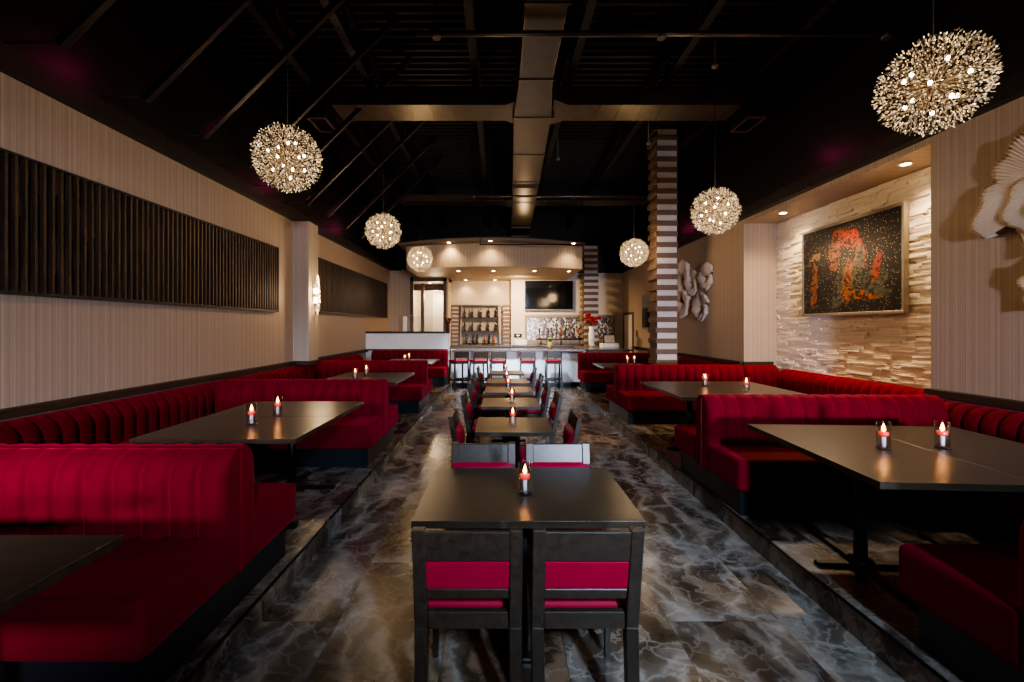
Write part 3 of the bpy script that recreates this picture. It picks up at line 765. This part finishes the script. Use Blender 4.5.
# back wall, doorway on its left
for nm, a, b in (('left', (XL, 14.6, 0), (-2.95, 14.75, WT)), ('over_opening', (-2.95, 14.6, 3.32), (-1.79, 14.75, WT)), ('beside_opening', (-1.79, 14.6, 0), (-1.72, 15.66, WT)),
                 ('shelf_niche', (-1.72, 15.66, 0), (.38, 15.8, WT)), ('niche_header', (-1.72, 15.2, 3.30), (.38, 15.66, WT)), ('right', (.38, 15.3, 0), (4.9, 15.8, WT))):
    struct(box('wall_back_' + nm, a, b, 'wallpaper_x'))
m = MB()
for k in range(40):
    z = .9 + k * .066
    x = .385
    while x < 4.23:
        L = min(R.uniform(.18, .4), 4.235 - x); m.box((x + .002, 15.3 - R.uniform(.006, .014), z + .002), (x + L - .002, 15.3, z + .064)); x += L
struct(m.build('wall_back_brick', 'white_wall'))
f = thing('door_1', 'tall dark wood framed opening to the lit hall left of the bar', 'doorway', (0, 14.55, 0)); f['kind'] = 'structure'
for k in ('label', 'category'): del f[k]
m = MB(); m.box((-2.97, 0, 0), (-2.87, .1, 3.33)); m.box((-1.88, 0, 0), (-1.77, .1, 3.33)); m.box((-2.97, 0, 3.17), (-1.77, .1, 3.33)); m.build('frame', 'door_wood', f, .006)
# hall beyond
for nm, a, b in (('wall_hall_back', (-4.4, 17.1, 0), (-1.0, 17.2, 3.6)), ('wall_hall_left', (-3.3, 14.76, 0), (-3.2, 17.1, 3.6)), ('wall_hall_right', (-1.72, 15.81, 0), (-1.62, 17.1, 3.6)), ('ceiling_hall', (-3.3, 14.76, 3.2), (-1.72, 17.1, 3.3))):
    struct(box(nm, a, b, 'white_wall'))
o = box('hall_post', (-2.81, 15.6, 0), (-2.70, 15.72, 3.2), 'door_wood'); tag(o, 'dark wooden post inside the lit hall opening', 'post')
o = box('ceiling_beam', (-3.2, 15.9, 2.98), (-1.72, 16.05, 3.2), 'door_wood'); tag(o, 'dark wooden beam across the hall ceiling', 'beam')
o = box('hall_picture', (-3.2, 14.9, 1.9), (-3.17, 15.5, 2.8), 'trim_wood'); tag(o, 'dark picture on the hall side wall seen through the opening', 'picture')
o = box('hall_door', (-2.6, 17.03, 0), (-2.0, 17.08, 2.95), 'white_gloss'); tag(o, 'white door at the end of the lit hall', 'door')
o = box('glass_screen', (-2.45, 12.07, 1.54), (-1.58, 12.085, 1.98), 'clear_glass'); tag(o, 'clear glass screen standing on the knee wall', 'glass screen')
o = box('white_post_light', (-2.66, 12.05, 1.54), (-2.56, 12.11, 1.95), 'white_gloss', bevel=.01); tag(o, 'small white upright box standing on the knee wall', 'box')
o = MB().lathe([(.05, 0), (.06, .1), (.055, .16), (.04, .2)], n=14); o.ball((0, 0, .26), .08, 8, 6); o.ball((.05, 0, .33), .05, 8, 6); o.ball((-.04, .03, .34), .05, 8, 6)
tag(o.build('dried_flower_pot', 'dry_red', None, loc=(-1.435, 12.0 + .08, 1.54)), 'small dark red plant on the right end of the knee wall', 'plant')
lamp('POINT', 'hall_lamp', (-2.4, 16.3, 2.8), 30, (1, .72, .45), .1)
downlight('hall ceiling light seen through the opening', -2.45, 15.4, 3.2, 20, 110)

# ------------------------------------------------------------------ bar soffit
def arc(x0, x1, ymid, yend, n=24):
    xm = (x0 + x1) / 2; hw = (x1 - x0) / 2
    return [(x0 + (x1 - x0) * i / n, ymid + (yend - ymid) * ((x0 + (x1 - x0) * i / n - xm) / hw) ** 2) for i in range(n + 1)]
s = thing('bar_soffit', 'curved beige soffit above the bar', 'soffit', (0, 0, 0)); s['kind'] = 'structure'
for k in ('label', 'category'): del s[k]
p = arc(-2.62, 2.3, 11.75, 12.3); MB().prism(p + [(2.3, 15.2), (-2.62, 14.58), ], 3.28, 3.90).build('fascia', 'fascia_paper', s)
p = arc(-2.8, 2.35, 11.35, 12.1); MB().prism(p + [(2.35, 15.2), (-2.8, 14.58)], 3.91, 3.97).build('upper_ledge', 'ledge_paint', s)
MB().prism(p + [(2.35, 15.2), (-2.8, 14.58)], 3.97, 4.0).build('top_cover', 'black_paint', s)
g = 'bar downlights'
for k, (x, y) in enumerate(((-1.36, 11.72), (-.25, 11.5), (1.98, 11.85))):
    downlight('downlight in the upper ledge above the bar fascia, %s from the left' % ORD[k], x, y, 3.91, 26, 125, g)
for k, (x, y) in enumerate(((-1.2, 12.75), (-.19, 12.7), (1.0, 12.7), (2.0, 12.8))):
    downlight('downlight under the bar soffit, %s from the left' % ORD[k], x, y, 3.28, 85, 110, g)
for k, x in enumerate((-1.2, -.18)):
    downlight('downlight above the bottle shelves, %s one' % ('left', 'right')[k], x, 15.42, 3.30, 26, 120, g)
lamp('POINT', 'soffit_top_fill', (.7, 12.9, 4.12), 7, WARM, .06)  # added fill without a fixture, brightens the far end of the duct
lamp('AREA', 'bar_glow', (.6, 13.8, 3.2), 90, (1, .66, .36), rot=(radians(25), 0, 0), shape='RECTANGLE', size=3.2, size_y=.4)
r = thing('track_light_rail', 'thin black rail hanging in front of the bar fascia', 'track rail', (0, 10.72, 3.67))
MB().tube((-.5, 0, 0), (2.15, 0, 0), .016, n=8).build('rail', 'black_metal', r); MB().tube((-.48, 0, 0), (-.48, 0, 1.9), .008, n=6).build('hanger_rod', 'black_metal', r); MB().tube((2.0, 0, 0), (2.0, 0, 1.9), .008, n=6).build('hanger_rod', 'black_metal', r)

# ------------------------------------------------------------------ bar
b = thing('bar_counter', 'long bar with dark granite top and pale panelled front', 'bar', (0, 0, 0))
fr = arc(-1.36, 2.32, 11.98, 11.9, 12)
MB().prism([(x, y) for x, y in fr] + [(2.32, 12.62), (-1.36, 12.62)], 1.0, 1.045).build('countertop', 'granite', b, .006, 1)
box('carcass', (-1.34, 12.2, .1), (2.28, 12.58, 1.0), 'grey_frame', b)
wains('front_panel', -1.34, 1.5, 12.2, .12, 1.0, 'white_gloss', .11).parent = b
wains('cabinet_door', 1.56, 2.28, 12.19, .14, .93, 'white_gloss', .12).parent = b
box('toe_kick', (-1.34, 12.24, 0), (2.28, 12.55, .1), 'toe_kick', b)
MB().tube((-1.3, 12.06, .2), (1.5, 12.06, .2), .02, n=8).build('foot_rail', 'black_metal', b)
o = thing('bar_wing_counter', 'granite topped end of the bar beneath the white vase', 'bar', (0, 0, 0))
box('countertop', (2.36, 11.98, 1.0), (3.6, 14.2, 1.05), 'granite', o, .006); box('carcass', (2.4, 12.05, 0), (3.55, 14.15, 1.0), 'grey_frame', o)
o = thing('back_bar_counter', 'dark back bar counter below the beer taps', 'counter', (0, 0, 0))
box('countertop', (.4, 14.86, 1.0), (3.9, 15.28, 1.05), 'granite', o, .006); box('carcass', (.42, 14.92, 0), (3.88, 15.27, 1.0), 'grey_frame', o)
o = thing('bottle_counter', 'dark counter under the bottle shelves', 'counter', (0, 0, 0))
box('countertop', (-1.7, 14.95, .98), (.36, 15.64, 1.03), 'granite', o, .006); box('carcass', (-1.68, 15.0, 0), (.34, 15.63, .98), 'grey_frame', o)
# television
tv = thing('television', 'large black wall mounted television above the bar', 'television', (1.69, 15.20, 2.765))
box('bezel', (-.83, -.0, -.5), (.83, .05, .5), 'black_metal', tv, .006); box('screen', (-.81, -.004, -.475), (.81, .0, .48), 'screen_black', tv); box('wall_bracket', (-.3, .05, -.2), (.3, .085, .2), 'black_metal', tv)
box('lower_frame', (-.83, -.006, -.53), (.83, .05, -.5), 'grey_frame', tv)
# backsplash
bs = thing('tap_backsplash', 'black and white diamond mosaic backsplash behind the taps', 'backsplash', (2.42, 15.26, 1.05))
m = MB(); m.box((-1.48, 0, .16), (1.48, .015, .94)); m.build('mosaic_panel', 'mosaic', bs)
m = MB(); m.box((-1.56, -.03, .94), (1.56, .02, 1.03)); m.box((-1.56, -.03, 0), (-1.48, .02, .94)); m.box((1.48, -.03, 0), (1.56, .02, .94)); m.box((-1.48, -.02, .0), (1.48, .02, .16)); m.build('frame', 'grey_frame', bs, .005, 1)
def tap(label, loc, c):
    t = thing('beer_tap', label, 'beer tap', loc, 0, 'beer taps')
    MB().tube((0, 0, 0), (0, 0, .10), .014, n=8).build('shank', 'chrome', t)
    MB().lathe([(.012, .10), (.022, .16), (.03, .30), (.022, .35), (.001, .36)], n=8).build('handle', c, t)
    MB().tube((0, 0, .08), (0, -.09, .05), .01, n=6).build('spout', 'chrome', t)
o = thing('drip_tower', 'grey beer tap tower rail below the mosaic', 'tap tower', (2.1, 15.1, 1.05))
MB().tube((-.85, 0, .2), (.85, 0, .2), .035, n=10).build('rail', 'galvanised', o)
for x in (-.7, 0, .7): MB().tube((x, 0, 0), (x, 0, .2), .025, n=8).build('leg', 'galvanised', o)
for k in range(11): tap('beer tap on the tower below the mosaic, %s from the left' % ORD[k], (1.36 + k * .148, 15.1, 1.284), ('bottle_glass', 'bottle_amber', 'trim_wood', 'chrome')[k % 4])
# bottle shelves
sh = thing('bottle_shelf', 'grey wall shelf unit holding dark bottles behind the bar', 'shelf', (-.70, 15.655, 1.06))
m = MB(); m.box((-.68, -.01, 0), (.68, 0, 1.36)); m.build('back_panel', 'shelf_grey', sh)
for z in (.475, .945): MB().box((-.66, -.22, z - .03), (.66, -.01, z)).build('shelf_board', 'trim_wood', sh)
box('top_board', (-.72, -.2, 1.36), (.72, 0, 1.4), 'shelf_grey', sh)
for s in (-1, 1): MB().hexa([(s * .70 - .02, -.22, 0), (s * .70 + .02, -.22, 0), (s * .70 + .02, 0, 0), (s * .7 - .02, 0, 0), (s * .64 - .02, -.18, 1.36), (s * .64 + .02, -.18, 1.36), (s * .64 + .02, 0, 1.36), (s * .64 - .02, 0, 1.36)]).build('side_board', 'shelf_grey', sh)
box('display_tray', (-.6, -.3, -.005), (.6, -.05, .03), 'bottle_glass', sh)
def make_bottle(label, loc, mat):
    t = thing('bottle', label, 'bottle', loc, 0, 'bottles behind the bar')
    MB().lathe([(.036, 0), (.038, .01), (.038, .19), (.03, .225), (.014, .255), (.013, .30), (.016, .302), (.016, .32), (.001, .322)], n=14).build('glass_body', mat, t)
    MB().lathe([(.0385, .06), (.0385, .11)], n=14).build('paper_label', 'bottle_label', t)
    return t
protos = {}
rows = [('top', 1.06 + .946, (-1.25, -.98, -.68, -.40, -.14)), ('middle', 1.06 + .476, (-1.25, -.98, -.70, -.42, -.14)), ('bottom', 1.06 + .031, (-1.18, -.95, -.80, -.52, -.38, -.22))]
for nm, z, xs in rows:
    for k, x in enumerate(xs):
        amber = nm == 'bottom' and k in (3, 5)
        mat = 'bottle_amber' if amber else 'bottle_glass'
        lab = '%s bottle on the %s bottle shelf, %s from the left' % ('amber' if amber else 'dark', nm, ORD[k])
        lo = (x, 15.655 - .12, z)
        if mat not in protos: protos[mat] = make_bottle(lab, lo, mat)
        else: dup(protos[mat], lo, 0, lab)
for s, lab in ((-1, 'stack of brown stone ledges left of the bottle shelves'), (1, 'stack of brown stone ledges right of the bottle shelves')):
    m = MB(); cx = -1.58 if s < 0 else .21
    if s > 0: cx = .22
    for k in range(10):
        z = 1.04 + k * .14; w = R.uniform(.13, .15)
        m.mat = 1; m.box((cx - .11, 15.52, z), (cx + .11, 15.655, z + .06)); m.mat = 0; m.box((cx - w, 15.48, z + .06), (cx + w, 15.655, z + .14))
    tag(m.build('stone_ledge_stack', ['stone_brown', 'stone_white']), lab, 'stone stack')
# things on the counters
v = MB().lathe([(.05, 0), (.085, .06), (.09, .38), (.075, .56), (.085, .62), (.075, .62), (.07, .58)], n=18); tag(v.build('white_vase', 'white_gloss', None, loc=(2.82, 13.55, 1.05)), 'tall white vase of red flowers on the bar end', 'vase')
fl = thing('flower_bouquet', 'red flowers standing in the white vase', 'flowers', (2.82, 13.55, 1.66))
for k in range(12):
    a = R.uniform(0, 6.28); rr = R.uniform(.06, .30); h = R.uniform(.10, .42); tip = Vector((rr * cos(a), rr * sin(a) * .6, h))
    MB().tube((0, 0, -.02), tip, .005, n=5).build('stem', 'leaf_green', fl)
    m = MB()
    for q in range(6):
        b2 = q * pi / 3; m.ball(tip + Vector((.045 * cos(b2), .03 * sin(b2), .02 * sin(q * 2.1))), .04, 7, 5, .7)
    m.build('bloom', 'petal_red', fl)
cr = thing('cash_register', 'white cash register at the right end of the bar', 'cash register', (3.28, 13.2, 1.05))
box('till_base', (-.25, -.2, 0), (.25, .2, .12), 'white_gloss', cr, .01)
MB().hexa([(-.17, -.05, .12), (.17, -.05, .12), (.17, .1, .12), (-.17, .1, .12), (-.17, .03, .38), (.17, .03, .38), (.17, .1, .38), (-.17, .1, .38)]).build('monitor', 'black_metal', cr, .005)
MB().hexa([(-.15, -.058, .14), (.15, -.058, .14), (.15, -.05, .14), (-.15, -.05, .14), (-.15, .015, .36), (.15, .015, .36), (.15, .03, .36), (-.15, .03, .36)]).build('screen', 'shelf_grey', cr)
o = box('white_dispenser_box', (.5, 14.95, 1.05), (.92, 15.2, 1.22), 'white_gloss', None, .01); tag(o, 'white box on the back bar left of the taps', 'box')
sg = thing('counter_sign', 'small black sign above the white box on the back bar', 'sign', (.62, 15.27, 1.30)); box('board', (-.14, -.0, 0), (.14, .018, .13), 'black_paint', sg)
box('print_mark', (-.05, -.004, .045), (.05, .0, .085), 'brass', sg)
pa = thing('pineapple', 'yellow pineapple with green crown on the bar top', 'pineapple', (1.39, 12.3, 1.045))
MB().ball((0, 0, .11), .07, 12, 8, 1.5).build('fruit', 'pineapple', pa)
m = MB()
for k in range(14):
    a = k * 2.4; m.tube((0, 0, .2), (.07 * cos(a), .07 * sin(a), .30 + .05 * (k % 3)), .014, .001, n=4)
m.build('crown', 'leaf_green', pa)
# stools
def make_stool(label, loc, rz):
    t = thing('bar_stool', label, 'bar stool', loc, rz, 'bar stools')
    MB().box((-.21, -.2, .73), (.21, .2, .79)).build('seat', 'red_vinyl', t, .025, 3)
    box('seat_frame', (-.2, -.19, .69), (.2, .19, .73), 'espresso_wood', t)
    for sx in (-1, 1):
        MB().bar((sx * .205, -.215, 0), (sx * .185, -.18, .70), .036, .036).build('leg', 'espresso_wood', t); MB().bar((sx * .205, .205, 0), (sx * .18, .17, .70), .036, .036).build('leg', 'espresso_wood', t)
        MB().bar((sx * .185, -.18, .7), (sx * .185, -.215, 1.0), .034, .034).build('back_post', 'espresso_wood', t)
        box('stretcher', (sx * .18, -.19, .26), (sx * .21, .18, .29), 'espresso_wood', t)
    box('stretcher', (-.18, .17, .22), (.18, .20, .25), 'espresso_wood', t); box('stretcher', (-.18, -.21, .3), (.18, -.18, .33), 'espresso_wood', t)
    box('backrest', (-.2, -.225, .85), (.2, -.195, 1.02), 'espresso_wood', t, .006)
    return t
st = None
for k, (x, rz) in enumerate(((-1.1, .5), (-.57, .35), (-.06, .15), (.73, 0), (1.42, 0))):
    lab = 'dark bar stool with red seat, %s from the left along the bar' % ORD[k]
    if st is None: st = make_stool(lab, (x, 11.72, 0), rz)
    else: dup(st, (x, 11.72, 0), rz, lab)

# right wall far end: door, switch, dark frame
dr = thing('door_2', 'x', 'door', (XR, 14.5, 0)); dr['kind'] = 'structure'
for k in ('label', 'category'): del dr[k]
m = MB(); m.box((-.03, -.55, 0), (0, -.47, 2.14)); m.box((-.03, .47, 0), (0, .55, 2.14)); m.box((-.03, -.47, 2.06), (0, .47, 2.14)); m.build('frame', 'trim_wood', dr, .004)
box('leaf', (-.012, -.47, .01), (0, .47, 2.06), 'white_wall', dr); MB().tube((-.012, -.4, 1.0), (-.06, -.4, 1.0), .02, n=8).build('handle', 'chrome', dr)
o = box('light_switch', (XR - .015, 13.55, 1.36), (XR, 13.68, 1.56), 'switch_brown', None, .004); tag(o, 'brown switch plate on the right wall by the far door', 'switch')
o = thing('wall_display', 'dark framed display on the right wall behind the stacked pillar', 'display', (XR, 12.6, 2.1))
box('frame', (-.05, -.4, -.5), (0, .4, .5), 'grey_frame', o, .006); box('panel', (-.056, -.35, -.45), (-.05, .35, .45), 'screen_black', o); box('speaker', (-.12, -.15, -.45), (-.056, .15, .1), 'black_metal', o, .01)

# ------------------------------------------------------------------ light from outside, added fills and accents
m = MB(); m.box((-4.4, -2.75, 0), (-2.2, -2.6, ZC)); m.box((2.8, -2.75, 0), (5.0, -2.6, ZC)); m.box((-2.2, -2.75, 0), (2.8, -2.6, 1.36)); m.box((-2.2, -2.75, 2.0), (2.8, -2.6, ZC))
struct(m.build('wall_front', 'white_wall'))  # unseen wall, sill and header heights shaped to steer the daylight
lamp('AREA', 'window_daylight', (1.9, -4.2, 1.62), 230, (.66, .75, 1.0), rot=(radians(90), 0, radians(6)), shape='RECTANGLE', size=2.6, size_y=.35)
lamp('AREA', 'bench_fill', (-1.9, -2.3, 2.25), 6.5, (.85, .74, 1.0), rot=(radians(74.5), 0, radians(6)), shape='RECTANGLE', size=.8, size_y=.25, spread=radians(32))  # added fill on the left foreground bench back, no window here
lamp('AREA', 'bench_fill', (2.3, -2.3, 1.5), 6, (.85, .74, 1.0), rot=(radians(84.5), 0, radians(-7)), shape='RECTANGLE', size=.7, size_y=.25, spread=radians(34))  # added fill for the bench behind the nearest right table, no window here
lamp('AREA', 'transom_daylight', (1.5, -2.3, 3.6), 24, (.50, .72, 1.0), rot=(radians(64), 0, radians(8)), shape='RECTANGLE', size=1.6, size_y=.6, spread=radians(50))
lamp('AREA', 'stool_glow', (.2, 10.4, 3.0), 40, (.62, .78, 1.0), rot=(radians(36), 0, 0), shape='RECTANGLE', size=3.4, size_y=.3, spread=radians(80))
for k, (x, y) in enumerate(((-3.4, 4.0), (-3.4, 7.4), (-3.4, 10.5), (4.0, 10.5), (4.0, 6.0))):
    lamp('POINT', 'magenta_accent', (x, y, 4.0), 1.0, (1, .05, .28), .05)
w = bpy.data.worlds.new('world'); bpy.context.scene.world = w; w.use_nodes = True
w.node_tree.nodes['Background'].inputs[0].default_value = (.5, .55, .7, 1); w.node_tree.nodes['Background'].inputs[1].default_value = .012

# ------------------------------------------------------------------ camera
cam = bpy.data.cameras.new('camera'); co = bpy.data.objects.new('camera', cam); col.objects.link(co)
co.location = (0, 0, 1.66); co.rotation_euler = (radians(90), 0, 0)
cam.sensor_width = 36; cam.lens = 440 / 1024 * 36; cam.shift_x = 12 / 1024; cam.shift_y = -14 / 1024; cam.clip_start = .05
sc = bpy.context.scene; sc.camera = co
sc.view_settings.view_transform = 'AgX'; sc.view_settings.look = 'AgX - Medium High Contrast'; sc.view_settings.exposure = 1.2
